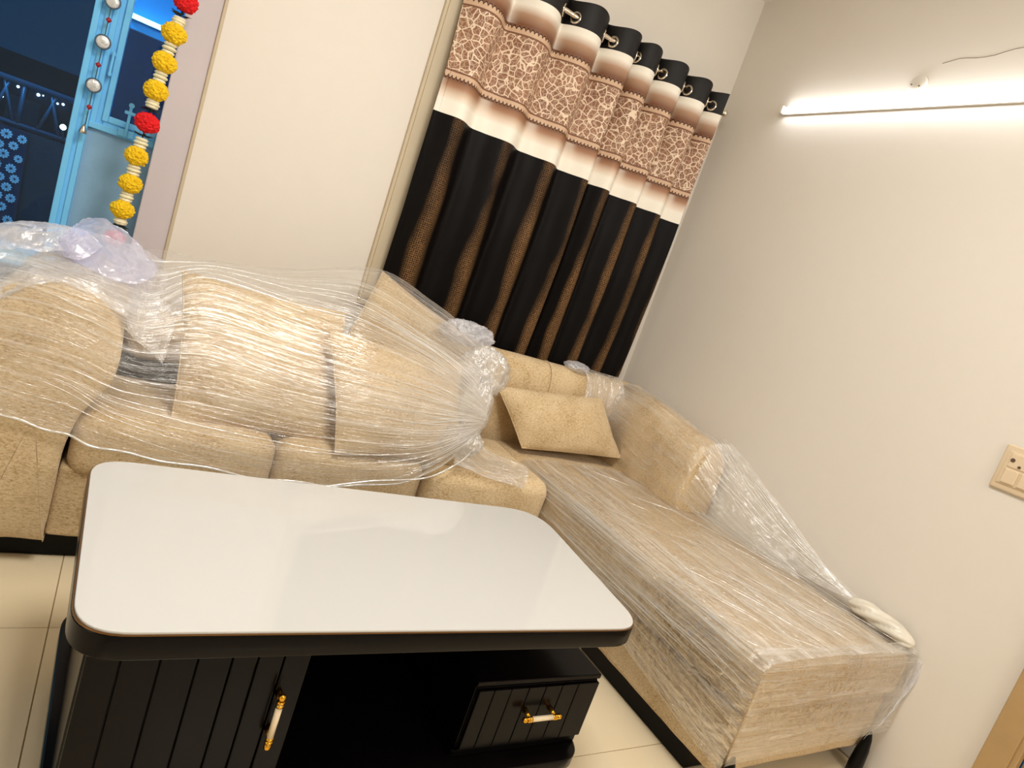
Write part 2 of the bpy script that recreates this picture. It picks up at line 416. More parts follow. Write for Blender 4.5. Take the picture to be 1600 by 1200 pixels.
def curtain_mat():
    k = N('curtain_print'); uv = k.n('SeparateXYZ', Vector=coords(k, 'UV')); s_, z = uv.outputs[0], uv.outputs[1]
    # z in metres above floor, s in metres of cloth, third coordinate carried as fold phase in a second map
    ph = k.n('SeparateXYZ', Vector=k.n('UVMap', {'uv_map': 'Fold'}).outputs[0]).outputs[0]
    zz = k.n('MapRange', Value=z, i1=1.70, i2=2.37).outputs[0]
    def zp(v): return (v-1.70)/.67
    white = sr(243, 236, 222); brown = sr(120, 78, 52); blk = sr(13, 9, 8)
    mid = sr(176, 140, 112)
    base = k.ramp(zz, [(0, white), (zp(1.765), white), (zp(1.79), sr(222, 200, 178)), (zp(1.82), sr(166, 122, 92)), (zp(1.845), brown), (zp(2.165), brown), (zp(2.205), mid), (zp(2.24), white), (1, white)])
    # ombre is broken at the printed panel edges
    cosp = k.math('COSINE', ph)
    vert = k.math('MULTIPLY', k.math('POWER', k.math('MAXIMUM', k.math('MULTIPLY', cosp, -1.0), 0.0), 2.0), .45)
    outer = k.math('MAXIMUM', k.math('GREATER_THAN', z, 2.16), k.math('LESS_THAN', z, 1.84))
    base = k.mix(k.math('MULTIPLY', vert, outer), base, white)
    # crackle net
    sc = k.n('CombineXYZ', X=s_, Y=z, Z=0.0)
    dis = k.n('TexNoise', Vector=sc, Scale=24., Detail=2.0)
    vv = k.n('VectorMath', {'operation': 'ADD'}, i0=sc.outputs[0], i1=k.n('VectorMath', {'operation': 'SCALE'}, i0=dis.outputs[1], Scale=.022).outputs[0])
    vo = k.n('TexVoronoi', {'feature': 'DISTANCE_TO_EDGE'}, Vector=vv, Scale=32.)
    vo2 = k.n('TexVoronoi', {'feature': 'DISTANCE_TO_EDGE'}, Vector=vv, Scale=62.)
    net = k.math('MAXIMUM', k.math('LESS_THAN', vo.outputs[0], .055), k.math('MULTIPLY', k.math('LESS_THAN', vo2.outputs[0], .06), .45))
    nb = k.n('TexNoise', Vector=sc, Scale=9.)
    netbg = k.mix(nb.outputs[0], sr(104, 62, 40), sr(172, 126, 96))
    nbg = k.mix(k.math('MULTIPLY', net, .9), netbg, sr(236, 214, 188))
    inn = k.math('MULTIPLY', k.math('GREATER_THAN', z, 1.875), k.math('LESS_THAN', z, 2.125))
    col = k.mix(inn, base, nbg)
    # scalloped borders
    for zc, sgn in ((2.14, -1), (1.86, 1)):
        wv = k.math('ABSOLUTE', k.math('SINE', k.math('MULTIPLY', s_, PI/.017)))
        edge = k.math('MULTIPLY', wv, .012)
        d = k.math('MULTIPLY', k.math('SUBTRACT', z, zc), -float(sgn))    # positive outwards
        bead = k.math('MULTIPLY', k.math('LESS_THAN', d, edge), k.math('GREATER_THAN', d, -.012))
        dark = k.math('MULTIPLY', k.math('GREATER_THAN', d, k.math('SUBTRACT', edge, .001)), k.math('LESS_THAN', d, k.math('ADD', edge, .0045)))
        col = k.mix(bead, col, sr(205, 172, 142)); col = k.mix(dark, col, sr(52, 26, 14))
        d2 = k.math('MULTIPLY', k.math('GREATER_THAN', d, -.019), k.math('LESS_THAN', d, -.012)); col = k.mix(d2, col, sr(120, 80, 56))
    col = k.mix(k.math('GREATER_THAN', z, 2.268), col, blk)
    # lower jacquard: ridge sheen painted as gold stripes, with a small lattice figure
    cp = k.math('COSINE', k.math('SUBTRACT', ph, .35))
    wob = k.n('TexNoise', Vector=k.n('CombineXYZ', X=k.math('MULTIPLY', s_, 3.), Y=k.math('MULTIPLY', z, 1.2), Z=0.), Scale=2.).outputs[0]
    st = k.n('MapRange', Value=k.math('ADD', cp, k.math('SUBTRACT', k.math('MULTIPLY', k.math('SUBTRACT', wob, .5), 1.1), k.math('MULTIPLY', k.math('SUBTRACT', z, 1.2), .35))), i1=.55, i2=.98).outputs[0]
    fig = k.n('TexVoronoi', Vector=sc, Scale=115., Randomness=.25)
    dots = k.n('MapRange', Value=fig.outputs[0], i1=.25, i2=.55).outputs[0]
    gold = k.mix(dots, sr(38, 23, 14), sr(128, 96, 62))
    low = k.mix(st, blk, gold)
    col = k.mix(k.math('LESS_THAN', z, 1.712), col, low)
    wv = k.n('TexNoise', Vector=sc, Scale=700.)
    lowm = k.math('LESS_THAN', z, 1.712)
    rg = k.math('SUBTRACT', .55, k.math('MULTIPLY', lowm, .12))
    return k.fin(k.n('BsdfPrincipled', Base_Color=col, Roughness=rg, **{'Specular IOR Level': k.math('SUBTRACT', .35, k.math('MULTIPLY', lowm, .25))}, Normal=k.n('Bump', Strength=.2, Distance=.002, Height=wv.outputs[0])))
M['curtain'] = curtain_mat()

# ------------------------------------------------------------------ room shell
XR, YB, ZC, XL, YF = 2.43, 2.70, 2.905, -2.1, -2.0
def struct(b, name, mat, parent=None, smooth=False):
    o = b.mk(name, mat, parent, smooth)
    if not parent: o['kind'] = 'structure'
    return o
# floor: grout bed with individual tiles
fl = struct(B().box(XL-.1, XR+.15, YF-.1, YB+.2, -.05, -.002), 'floor', M['grout'])
tm = None
gx0, gy0, ts = .02, 1.683, .6
for i in range(-4, 5):
    for j in range(-7, 3):
        x0, x1 = max(gx0+i*ts, XL), min(gx0+(i+1)*ts, XR); y0, y1 = max(gy0+j*ts, YF), min(gy0+(j+1)*ts, YB+.15)
        if x1-x0 < .02 or y1-y0 < .02: continue
        B().bev(x0+.0012, x1-.0012, y0+.0012, y1-.0012, -.01, 0, .0008, 1).mk('tile', M['tile'], fl)
struct(B().box(XL-.1, XR+.15, YF-.1, YB+.2, ZC, ZC+.1), 'ceiling', M['ceiling'])
struct(B().box(XR, XR+.15, .58, YB+.15, 0, ZC).box(XR, XR+.15, YF, -.35, 0, ZC).box(XR, XR+.15, -.35, .58, 2.1, ZC), 'wall_right', M['wall'])
struct(B().box(XL-.1, XL, YF, YB, 0, ZC), 'wall_left', M['wall'])
struct(B().box(XL-.1, XR+.15, YF-.1, YF, 0, ZC), 'wall_front', M['wall'])
# back wall with balcony opening (x<0.004) and the curtained window
OX = .005; WX0, WX1, WZ0, WZ1 = .95, 2.28, .95, 2.15
struct(B().box(.118, WX0, YB, YB+.15, 0, ZC).box(WX0, WX1, YB, YB+.15, 0, WZ0).box(WX0, WX1, YB, YB+.15, WZ1, ZC).box(WX1, XR, YB, YB+.15, 0, ZC)
       .box(XL, .118, YB, YB+.15, 2.45, ZC), 'wall_back', M['wall'])
struct(B().bev(OX, .1175, YB+.006, YB+.15, 0, 2.45, .004), 'trim_1', M['lilac_wall'])
struct(B().bev(.110, .1215, YB-.004, YB+.01, 0, 2.45, .003), 'trim_2', M['casing'])
# window casing with stepped moulding
cs = B()
for a, b_, d in ((.846, .955, .020), (.858, .925, .028), (.93, .945, .032)):
    cs.bev(a, b_, YB-d, YB+.01, .9, 2.17 if a < .93 else 2.15, .003)
cs.bev(.85, 2.36, YB-.030, YB+.01, 2.15, 2.215, .004)
cs.bev(2.28, 2.36, YB-.02, YB+.01, .9, 2.15, .003); cs.bev(.85, 2.38, YB-.022, YB+.01, .87, .91, .004)
struct(cs, 'trim_3', M['casing'])
wf = B()
for a, b_ in ((WX0, WX0+.05), (1.59, 1.64), (WX1-.05, WX1)): wf.bev(a, b_, YB+.06, YB+.10, WZ0, WZ1, .004)
wf.bev(WX0, WX1, YB+.06, YB+.10, WZ0, WZ0+.05, .004).bev(WX0, WX1, YB+.06, YB+.10, WZ1-.05, WZ1, .004)
win2 = struct(wf, 'window_2', M['casing'])
for a, b_ in ((WX0+.05, 1.59), (1.64, WX1-.05)):
    B().box(a, b_, YB+.075, YB+.081, WZ0+.05, WZ1-.05).mk('pane', M['pane'], win2)
# right-hand door casing and leaf at the frame edge
struct(B().bev(XR-.022, XR+.02, .535, .605, 0, 2.13, .003).bev(XR-.012, XR+.02, .52, .54, 0, 2.1, .003).bev(XR-.022, XR+.02, -.36, .605, 2.1, 2.17, .003), 'trim_4', M['brown_trim'])
dr = struct(B().bev(XR+.03, XR+.07, -.35, .52, 0.005, 2.1, .003).bev(XR+.02, XR+.04, -.2, .42, 1.15, 1.95, .006).bev(XR+.02, XR+.04, -.2, .42, .2, 1.0, .006), 'door_2', M['brown_trim'])
# balcony opening: uPVC frame, sash window above a low wall, sliding door to the left
YD = 2.85
o = struct(B().box(-.200, OX, YD+.005, YD+.09, 0, 1.205), 'wall_balcony', M['blue_wall'])
fr = B()
fr.bev(-.252, -.232, YD-.012, YD+.06, 0, 2.45, .003).bev(-.236, -.214, YD-.004, YD+.06, 0, 2.45, .002).bev(-.218, -.200, YD-.014, YD+.06, 0, 2.45, .003)
fr.bev(XL, OX, YD-.01, YD+.06, 2.38, 2.45, .003)
struct(fr, 'trim_5', M['blue_frame'])
ws = B()
ws.bev(-.200, -.181, YD-.006, YD+.05, 1.20, 2.38, .003).bev(-.184, -.160, YD+.002, YD+.05, 1.215, 2.36, .002).bev(-.165, -.146, YD-.012, YD+.05, 1.235, 2.36, .003)
ws.bev(-.200, OX, YD-.012, YD+.05, 1.200, 1.222, .003).bev(-.16, OX, YD-.004, YD+.05, 1.218, 1.240, .002).bev(-.146, OX, YD-.012, YD+.05, 1.236, 1.258, .003)
win1 = struct(ws, 'window_1', M['blue_frame'])
B().box(-.15, OX, YD+.02, YD+.026, 1.25, 2.38).mk('pane', M['pane'], win1)
B().bev(-.174, -.166, YD-.034, YD-.024, 1.385, 1.47, .003).bev(-.176, -.164, YD-.03, YD-.004, 1.455, 1.468, .002).bev(-.176, -.164, YD-.03, YD-.004, 1.388, 1.40, .002).mk('window_handle', M['blue_frame'], win1)
B().bev(-.092, -.082, YD-.028, YD-.012, 1.205, 1.315, .003).bev(-.104, -.070, YD-.03, YD-.012, 1.285, 1.297, .003).lathe([(.0, -.012), (.009, -.012), (.009, .008), (0, .008)], (-.087, YD-.02, 1.318), 10, 'y').bev(-.112, -.062, YD-.022, YD-.010, 1.205, 1.232, .003).mk('window_latch', M['blue_frame'], win1)
ds = B().bev(-1.15, -.252, YD-.012, YD+.045, .655, .715, .003).bev(-1.15, -.252, YD-.004, YD+.045, .70, .725, .002).bev(-1.2, -1.14, YD-.01, YD+.05, 0, 2.38, .003).bev(-1.15, -.252, YD-.01, YD+.04, 0, .06, .003)
door1 = struct(ds, 'door_1', M['blue_frame'])
B().box(-1.14, -.252, YD+.02, YD+.026, .72, 2.38).mk('pane', M['pane'], door1)
B().box(-1.14, -.252, YD+.02, YD+.026, .06, .66).mk('pane', M['pane'], door1)
B().box(XL, -1.2, YD, YD+.02, 0, 2.4).mk('door_panel', M['blue_frame'], door1)
# balcony floor and night-time facing walls
struct(B().box(-3.2, .62, YB+.2, 3.95, -.06, -.01), 'floor_balcony', M['concrete'])
struct(B().box(-.26, .60, 3.92, 4.02, 0, 3.0), 'wall_balcony_end', M['balc_wall'])
struct(B().box(.52, .60, YB+.2, 3.92, 0, 3.0), 'wall_balcony_side', M['balc_wall'])
struct(B().box(-3.2, -.27, 3.72, 3.80, -.05, 1.085), 'wall_parapet', M['concrete'])

# ------------------------------------------------------------------ balcony things
t = thing('navy_panel', 'dark navy panel standing behind the balcony window under the tube light', 'panel', (.1, 3.89, 0))
B().bev(-.25, .5, 3.87, 3.91, 0, 1.70, .006).mk('board', M['navy'], t)
t = thing('tube_light', 'glowing tube added beyond the balcony window in place of a reflected tube', 'light', (-.1, 3.9, 1.76))
B().bev(-.21, .22, 3.895, 3.92, 1.745, 1.765, .003).mk('batten', M['white_plastic'], t)
B().tube([(-.205, 3.878, 1.757), (.215, 3.878, 1.757)], .011, 12).mk('tube', M['tube2'], t, True)  # added tube stands in for a reflection in the glass
t = br_ = thing('balcony_railing', 'grey-blue steel balcony railing with slanted braces behind the glass door', 'railing', (-.8, 3.76, 1.08))
B().tube([(-2.6, 3.76, 1.285), (-.27, 3.76, 1.285)], .014, 10).mk('top_rail', M['rail'], t, True)
B().tube([(-2.6, 3.76, 1.105), (-.27, 3.76, 1.105)], .010, 8).mk('bottom_rail', M['rail'], t, True)
xs = [-.27, -.36, -.445, -.53, -.615, -.70, -.785, -.87, -.955]
for i, x in enumerate(xs):
    B().tube([(x, 3.76, 1.10), (x-(.06 if i % 2 else -.05), 3.76, 1.285)], .007, 8).mk('brace', M['rail'], t, True)
for x in (-.515, -.65, -1.0, -1.4, -1.8):
    B().tube([(x, 3.76, 1.085), (x, 3.76, 1.285)], .009, 8).mk('post', M['rail'], t, True)
# cloth with daisies over the parapet
cl = thing('daisy_cloth', 'navy cloth printed with white daisies hanging over the balcony wall', 'cloth', (-.7, 3.7, .9))
V = []; Fc = []; nx, nz = 60, 30
def clothp(x, z): return Vector((x, 3.69-.018*math.sin(x*28)-.01*math.sin(x*11+z*4), z))
for i in range(nx+1):
    for j in range(nz+1): V.append(clothp(-1.3+.86*i/nx-.02*(j/nz), .45+.635*j/nz))
Fc = [(i*(nz+1)+j, (i+1)*(nz+1)+j, (i+1)*(nz+1)+j+1, i*(nz+1)+j+1) for i in range(nx) for j in range(nz)]
mk('fabric', V, Fc, M['navycloth'], cl)
rd = random.Random(4); b = B()
for r_ in range(12):
    for c_ in range(15):
        cx = -.478-c_*.054+(r_ % 2)*.027*(-1)+rd.uniform(-.006, .006); cz = 1.055-r_*.046+rd.uniform(-.006, .006)
        rr = rd.uniform(.018, .0225); a0 = rd.uniform(0, 1)
        for k in range(10):
            a = a0+k*PI/5; d = .32
            q = [(rr*.22, a-d*.5), (rr*.8, a-d*.85), (rr, a), (rr*.8, a+d*.85), (rr*.22, a+d*.5)]
            b.add([clothp(cx+p*math.cos(s), cz+p*math.sin(s))+Vector((0, -.004, 0)) for p, s in q], [(0, 1, 2, 3, 4)])
o = b.mk('daisy_print', M['daisy'], cl); o['kind'] = 'stuff'
B().tube([(-.343, 3.76, 1.11), (-.343, 3.70, 1.12), (-.343, 3.66, 1.15)], .004, 6).mk('lamp_arm', M['rail'], br_, True)
B().lathe([(0, -.013), (.009, -.009), (.013, 0), (.009, .009), (0, .013)], (-.343, 3.65, 1.160), 12).mk('lamp', M['lamp'], br_, True)
# neighbouring block beyond the railing, with its lit lamps
M['far'] = plain('far_building_paint', sr(18, 52, 88), .9)
o = thing('neighbouring_building', 'dark blue building with small lamps far behind the balcony railing', 'building', (-2.5, 8, 0))
B().box(-6, -.2, 8, 9, -3, 1.62).mk('wall', M['far'], o)
for i in range(8):
    for j in range(2): B().box(-4.2+i*.5, -3.95+i*.5, 7.97, 8.0, .5+j*.5, .75+j*.5).mk('window', M['rail'], o)
for x, z, r in ((-.53, 1.262, .010), (-.575, 1.20, .008), (-.457, 1.258, .012), (-.385, 1.25, .008), (-.365, 1.255, .010), (-.44, 1.262, .006), (-.70, 1.28, .01)):
    x, z, r = x*7.94/3.7, 1.2+(z-1.2)*7.94/3.7, r*1.25
    B().lathe([(0, -r), (r*.7, -r*.7), (r, 0), (r*.7, r*.7), (0, r)], (x, 7.96, z), 10).mk('lamp', M['citylight'], o, True)

# hanging mirror-disc string
t = thing('hanging_ornament', 'string of mirror discs and red beads hanging on the pale blue frame', 'ornament', (-.205, 2.81, 1.19))
B().tube([(-.203, 2.812, 2.38), (-.2045, 2.812, 1.7), (-.206, 2.812, 1.2)], .0016, 6).mk('cord', M['greywire'], t, True)
for x, z in ((-.203, 1.618), (-.206, 1.483), (-.206, 1.337), (-.203, 1.76)):
    d = B().lathe([(0, -.004), (.018, -.004), (.021, 0), (.018, .004), (0, .004)], (x, 2.806, z), 24, 'y').mk('mirror_disc', M['mirror'], t, True)
    pts = [(x+.0225*math.cos(a*PI/12), 2.806, z+.0225*math.sin(a*PI/12)) for a in range(25)]
    B().tube(pts, .0022, 6, False).mk('ring', M['greywire'], d, True)
for x, z in ((-.203, 1.557), (-.205, 1.407), (-.205, 1.263), (-.203, 1.69)):
    B().lathe([(0, -.010), (.005, -.006), (.0095, 0), (.005, .006), (0, .010)], (x, 2.806, z), 12).mk('bead', M['redbead'], t, True)
B().lathe([(0, -.02), (.013, -.018), (.011, -.008), (.006, .004), (.003, .012), (0, .014)], (-.208, 2.806, 1.19), 14).mk('bell', M['steel'], t, True)

# marigold garland
g = thing('flower_garland', 'artificial garland of yellow and red marigolds on ivory strands beside the opening', 'garland', (-.03, 2.62, .88))
gp = [(.012, 2.2), (.008, 2.0), (.004, 1.85), (-.001, 1.683), (-.012, 1.575), (-.020, 1.478), (-.025, 1.383), (-.029, 1.275), (-.037, 1.159), (-.036, 1.065), (-.042, .973), (-.039, .90), (-.044, .872)]
def gpos(z):
    for (xa, za), (xb, zb) in zip(gp, gp[1:]):
        if zb <= z <= za: return xa+(xb-xa)*(za-z)/(za-zb)
    return gp[-1][0]
B().tube([(x, 2.62, z) for x, z in gp], .0025, 6).mk('cord', M['leaf'], g, True)
def pompon(c, r, mat, sq=.8):
    bm = bmesh.new(); bmesh.ops.create_icosphere(bm, subdivisions=4, radius=1); rnd = random.Random(int(c[2]*1000))
    for v in bm.verts:
        p = v.co.copy(); q = p*7+Vector((c[2]*9, 0, 0)); k = noise.voronoi(q)[0]
        f = 1.04-.30*min(1, k[0])+.05*noise.noise(q*2); p *= f; p.z *= sq; p.y *= .95
        v.co = Vector(c)+p*r
    bm.verts.index_update(); V = [v.co[:] for v in bm.verts]; Fc = [[v.index for v in f.verts] for f in bm.faces]; bm.free()
    return mk('flower', V, Fc, mat, g, False)
flowers = [(1.683, M['red'], .043), (1.575, M['yellow'], .043), (1.478, M['yellow'], .043), (1.383, M['yellow'], .043), (1.275, M['red'], .043), (1.159, M['yellow'], .041), (1.065, M['yellow'], .041), (.973, M['yellow'], .041), (.872, M['pink'], .036), (1.78, M['yellow'], .043), (1.88, M['yellow'], .043), (1.98, M['yellow'], .043)]
for z, mt, r in flowers: pompon((gpos(z), 2.615, z), r*.97, mt, .88)
zs = sorted(f[0] for f in flowers)[::-1]
for za, zb in zip(zs, zs[1:]):
    red_t = za in (1.275, 1.683); red_b = zb in (1.275, 1.683, .872)
    z = za-.036-(.022 if red_t else 0); end = zb+.034+(.020 if red_b else 0)
    nk = max(2, int((z-end)/.0100))
    for k in range(nk+1):
        zc = z-(z-end)*k/nk; xx = gpos(zc); tw = 1+.08*math.sin(k*2.1)
        b = B(); R0 = .020*tw
        prof = [(.004, .0060), (R0*.8, .0054), (R0, .001), (R0, -.001), (R0*.8, -.0054), (.004, -.0060)]
        V0 = []
        b.lathe(prof, (xx, 2.62, zc), 16)
        b.v = [(xx+(x-xx)*(1+.1*math.sin(7*math.atan2(y-2.62, x-xx)+k)), 2.62+(y-2.62)*(1+.1*math.sin(7*math.atan2(y-2.62, x-xx)+k)), zz) for x, y, zz in b.v]
        b.mk('bead', M['tuberose'], g, True)
for z in (1.275, 1.683, .872):
    for s in (1, -1):
        if z == .872 and s < 0: continue
        zc = z+s*.045; xx = gpos(zc); b = B()
        for k in range(9):
            a = k*2*PI/9; d = Vector((math.cos(a), math.sin(a), 0)); e = Vector((-math.sin(a), math.cos(a), 0)); c = Vector((xx, 2.62, zc))
            b.add([c, c+d*.014+e*.006+Vector((0, 0, .003)), c+d*.034+Vector((0, 0, -.006*s+.004*math.sin(k*3))), c+d*.014-e*.006+Vector((0, 0, -.003))], [(0, 1, 2), (0, 2, 3)])
        b.mk('leaf_ruff', M['leaf'], g)

# ------------------------------------------------------------------ wall fittings
t = thing('tube_light', 'long glowing white tube light high on the right wall', 'light', (2.42, 1.7, 2.33))
B().bev(2.416, XR, 1.09, 2.30, 2.312, 2.342, .003).mk('batten', M['white_plastic'], t)
B().tube([(2.408, 1.095, 2.329), (2.408, 2.295, 2.329)], .0115, 16).mk('diffuser', M['tube'], t, True)
B().bev(2.395, 2.416, 2.290, 2.303, 2.312, 2.346, .002).mk('end_cap', M['white_plastic'], t)
B().bev(2.395, 2.416, 1.085, 1.098, 2.312, 2.346, .002).mk('end_cap', M['white_plastic'], t)
t = thing('junction_cover', 'round painted junction cover on the wall above the tube light', 'cover', (2.42, 1.70, 2.407))
B().lathe([(0, -.010), (.030, -.009), (.036, -.006), (.038, 0), (0, 0)], (XR, 1.70, 2.407), 32, 'x').mk('disc', M['wall'], t, True)
for dy, dz in ((.022, 0), (-.012, -.008)):
    B().lathe([(0, -.0125), (.003, -.0125), (.003, -.009), (0, -.009)], (XR, 1.70+dy, 2.407+dz), 10, 'x').mk('screw', M['darkhole'], t)
o = B().tube([(XR-.001, 1.74+.012*math.sin(k), 2.385-.006*k) for k in range(5)], .0015, 6).mk('wire_line', M['wall'], t, True)
pts = [(XR, 1.64-.03*k, 2.485+.012*math.sin(k*.9)*.5+.0025*k+.003*noise.noise(Vector((k*1.7, 0, 0)))) for k in range(13)]
o = B().tube(pts, .0012, 5).mk('wall_crack', M['darkhole'], None); tagp(o, 'thin wavy crack in the wall plaster above the tube light', 'crack')
t = thing('switch_plate', 'cream modular switch plate with a round socket hole on the right wall', 'switch', (2.42, .79, 1.14))
B().bev(XR-.012, XR, .67, .893, 1.063, 1.209, .006, 3).mk('plate', M['cream_plastic'], t, True)
B().bev(XR-.016, XR-.008, .69, .878, 1.083, 1.190, .002).mk('inner_frame', M['cream_plastic'], t)
B().bev(XR-.021, XR-.012, .828, .868, 1.088, 1.134, .003).mk('rocker', M['cream_plastic'], t)
B().bev(XR-.021, XR-.012, .782, .822, 1.088, 1.134, .003).mk('rocker', M['cream_plastic'], t)
B().bev(XR-.019, XR-.012, .782, .868, 1.139, 1.186, .003).mk('socket', M['cream_plastic'], t)
B().lathe([(0, -.0205), (.0065, -.0205), (.0065, -.017), (0, -.017)], (XR, .858, 1.163), 14, 'x').mk('socket_hole', M['darkhole'], t)
B().lathe([(0, -.0205), (.0045, -.0205), (.0045, -.017), (0, -.017)], (XR, .835, 1.148), 14, 'x').mk('socket_hole', M['darkhole'], t)

# ------------------------------------------------------------------ curtain and rod
t = thing('curtain_rod', 'polished steel curtain rod with a ball finial at the right end', 'curtain rod', (1.6, 2.60, 2.30))
B().tube([(.80, 2.60, 2.303), (2.325, 2.60, 2.303)], .0095, 14).mk('rod', M['steel'], t, True)
B().lathe([(0, -.018), (.009, -.018), (.009, -.010), (.014, -.006), (.0175, 0), (.014, .012), (.007, .018), (0, .019)], (2.345, 2.60, 2.303), 18, 'x').mk('finial', M['steel'], t, True)
for x in (.86, 2.29):
    B().tube([(x, 2.60, 2.290), (x, 2.66, 2.288), (x, YB, 2.288)], .006, 8).lathe([(0, 0), (.022, 0), (.022, -.006), (0, -.006)], (x, YB, 2.288), 16, 'y').mk('bracket', M['steel'], t, True)
cu = thing('curtain', 'brown patterned eyelet curtain with black lower half hanging on the rod', 'curtain', (1.6, 2.6, .72))
ridges = [.79, .985, 1.225, 1.455, 1.665, 1.79, 1.97, 2.14, 2.315]
def ph(x):
    for i, (a, b_) in enumerate(zip(ridges, ridges[1:])):
        if x <= b_ or i == len(ridges)-2: return 2*PI*(i+(x-a)/(b_-a))
def cpt(x, z):
    p = ph(x); tz = max(0, min(1, (z-1.9)/.45))
    A = .030+.022*tz
    y = 2.602-A*math.cos(p)-.008*math.sin(2*p+.7)*(1-tz)
    y += .022*max(0, min(1, (1.35-z)/.5))
    y += .010*(1-tz)*fbm((x*3, z*.8, 1), 1.7)
    # cloth leans over at the folds near the heading, so flaps show
    xs_ = x+.028*math.sin(p)*tz+.012*math.sin(p)*(1-tz)+.010*(1-tz)*noise.noise(Vector((x*4, z*1.5, 3)))*(1 if .93 < x < 2.28 else 0)
    return Vector((xs_, y, z+(.004*math.cos(2*p) if z > 2.3 else 0)))
X0, X1 = .905, 2.305; NX = 560; NZ = 90
V = []; uv = []; fold = []; s_ = 0; prev = None
colx = [X0+(X1-X0)*i/NX for i in range(NX+1)]; slen = []
for x in colx:
    p = cpt(x, 1.9)
    if prev is not None: s_ += (Vector((p.x, p.y))-prev).length
    prev = Vector((p.x, p.y)); slen.append(s_)
for i, x in enumerate(colx):
    for j in range(NZ+1):
        z = .74+1.63*j/NZ
        V.append(cpt(x, z)); uv.append((slen[i], z)); fold.append((ph(x), z))
Fc = [(i*(NZ+1)+j, (i+1)*(NZ+1)+j, (i+1)*(NZ+1)+j+1, i*(NZ+1)+j+1) for i in range(NX) for j in range(NZ)]
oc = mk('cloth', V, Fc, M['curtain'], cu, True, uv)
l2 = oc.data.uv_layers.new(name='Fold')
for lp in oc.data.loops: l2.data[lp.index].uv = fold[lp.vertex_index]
for i in range(NX):
    pa, pb = cpt(colx[i], 2.303), cpt(colx[i+1], 2.303)
    if (pa.y-2.6)*(pb.y-2.6) <= 0 and abs(pa.y-pb.y) > 1e-6:
        tdir = (pb-pa).normalized(); nrm = tdir.cross(Vector((0, 0, 1))).normalized(); c = (pa+pb)/2
        for_side = []
        pts = [c+(tdir*math.cos(a*PI/14)+Vector((0, 0, 1))*math.sin(a*PI/14))*.021 for a in range(29)]
        B().tube(pts, .0052, 8, False).mk('eyelet', M['steel'], cu, True)

# ------------------------------------------------------------------ long sofa
FB = M['fabric']
so = thing('sofa', 'long beige fabric three-seat sofa along the back wall, wrapped in clear film', 'sofa', (.7, 2.3, 0))
SY = 1.96
soft('base', FB, so, -.04, 1.56, SY+.02, 2.62, .085, .30, .012, amp=.002)
for a, b_ in ((-.03, .518), (.520, 1.044), (1.046, 1.585)):
    last = a > 1
    def f(P, u, last=last):
        if last and u[0] > 0: P.x += -.03*max(0, -u[1])*0
        return P
    soft('seat_cushion', FB, so, a, b_, SY-(.045 if last else .0), 2.42, .275, .462, .05, crown=(0, .01, .012), amp=.005, fn=f)
soft('backrest', FB, so, .05, 1.40, 2.40, 2.64, .52, .66, .055, crown=(0, .01, .01), amp=.006)
soft('back_gap_shade', M['blackm'], so, .0, 1.40, 2.55, 2.63, .30, .56, .01, amp=0)  # black block puts in the shade of the gap below the backrest
ap = smooth_closed([(-.12, .085), (-.043, .083), (-.041, .09), (-.041, .25), (-.04, .38), (-.018, .47), (.030, .56), (.040, .64), (.025, .72), (-.03, .785), (-.12, .806), (-.21, .785), (-.27, .72), (-.285, .64), (-.27, .56), (-.22, .47), (-.205, .38), (-.20, .09), (-.195, .083)], 68)
path = [(Vector((0, y, 0)), Vector((1, 0, 0)), Vector((0, 0, 1))) for y in (SY, 2.05, 2.15, 2.3, 2.45, 2.55, 2.64)]
V, Fc = swept(ap, path, .016, .004)
mk('armrest', V, Fc, FB, so)
B().box(-.18, 1.54, SY+.06, 2.58, .004, .084).mk('plinth_or_shade_block', M['blackm'], so)  # black block stands in for the shade under the sofa
# piping line round the arm front
B().tube([(a*.985-.002, SY+.004, (b_-.45)*.985+.45) for a, b_ in ap if b_ > .1], .003, 6, False).mk('arm_piping', FB, so, True)
for x, y in ((.05, 2.06), (1.48, 2.06), (.05, 2.55), (1.48, 2.55)):
    B().lathe([(.018, 0), (.02, .01), (.026, .09), (0, .09)], (x, y, 0), 14).mk('leg', M['blackm'], so, True)

# ------------------------------------------------------------------ chaise
ch = thing('chaise_longue', 'beige fabric chaise with arm along the right wall, wrapped in clear film', 'sofa', (2.0, 1.7, 0))
CX, CY = 1.595, .865
soft('base', FB, ch, CX+.014, 2.41, CY+.018, 2.62, .075, .280, .022, amp=.002)
soft('seat_cushion', FB, ch, CX, 2.418, CY, 2.52, .286, .452, .034, crown=(.004, .004, .016), amp=.004)
B().box(CX+.05, 2.38, CY+.12, 2.55, .004, .078).mk('plinth_or_shade_block', M['blackm'], ch)  # black block added to darken the shaded gap below the chaise
bp = smooth_closed([(2.455, .42), (2.425, .55), (2.41, .68), (2.418, .78), (2.45, .84), (2.50, .862), (2.55, .845), (2.572, .77), (2.575, .60), (2.57, .30), (2.47, .30)], 44)
path = [(Vector((x, 0, 0)), Vector((0, 1, 0)), Vector((0, 0, 1))) for x in (1.44, 1.5, 1.6, 1.75, 1.9, 2.0, 2.1, 2.2, 2.3, 2.37)]
V, Fc = swept(bp, path, .04, .006); mk('backrest', V, Fc, FB, ch)
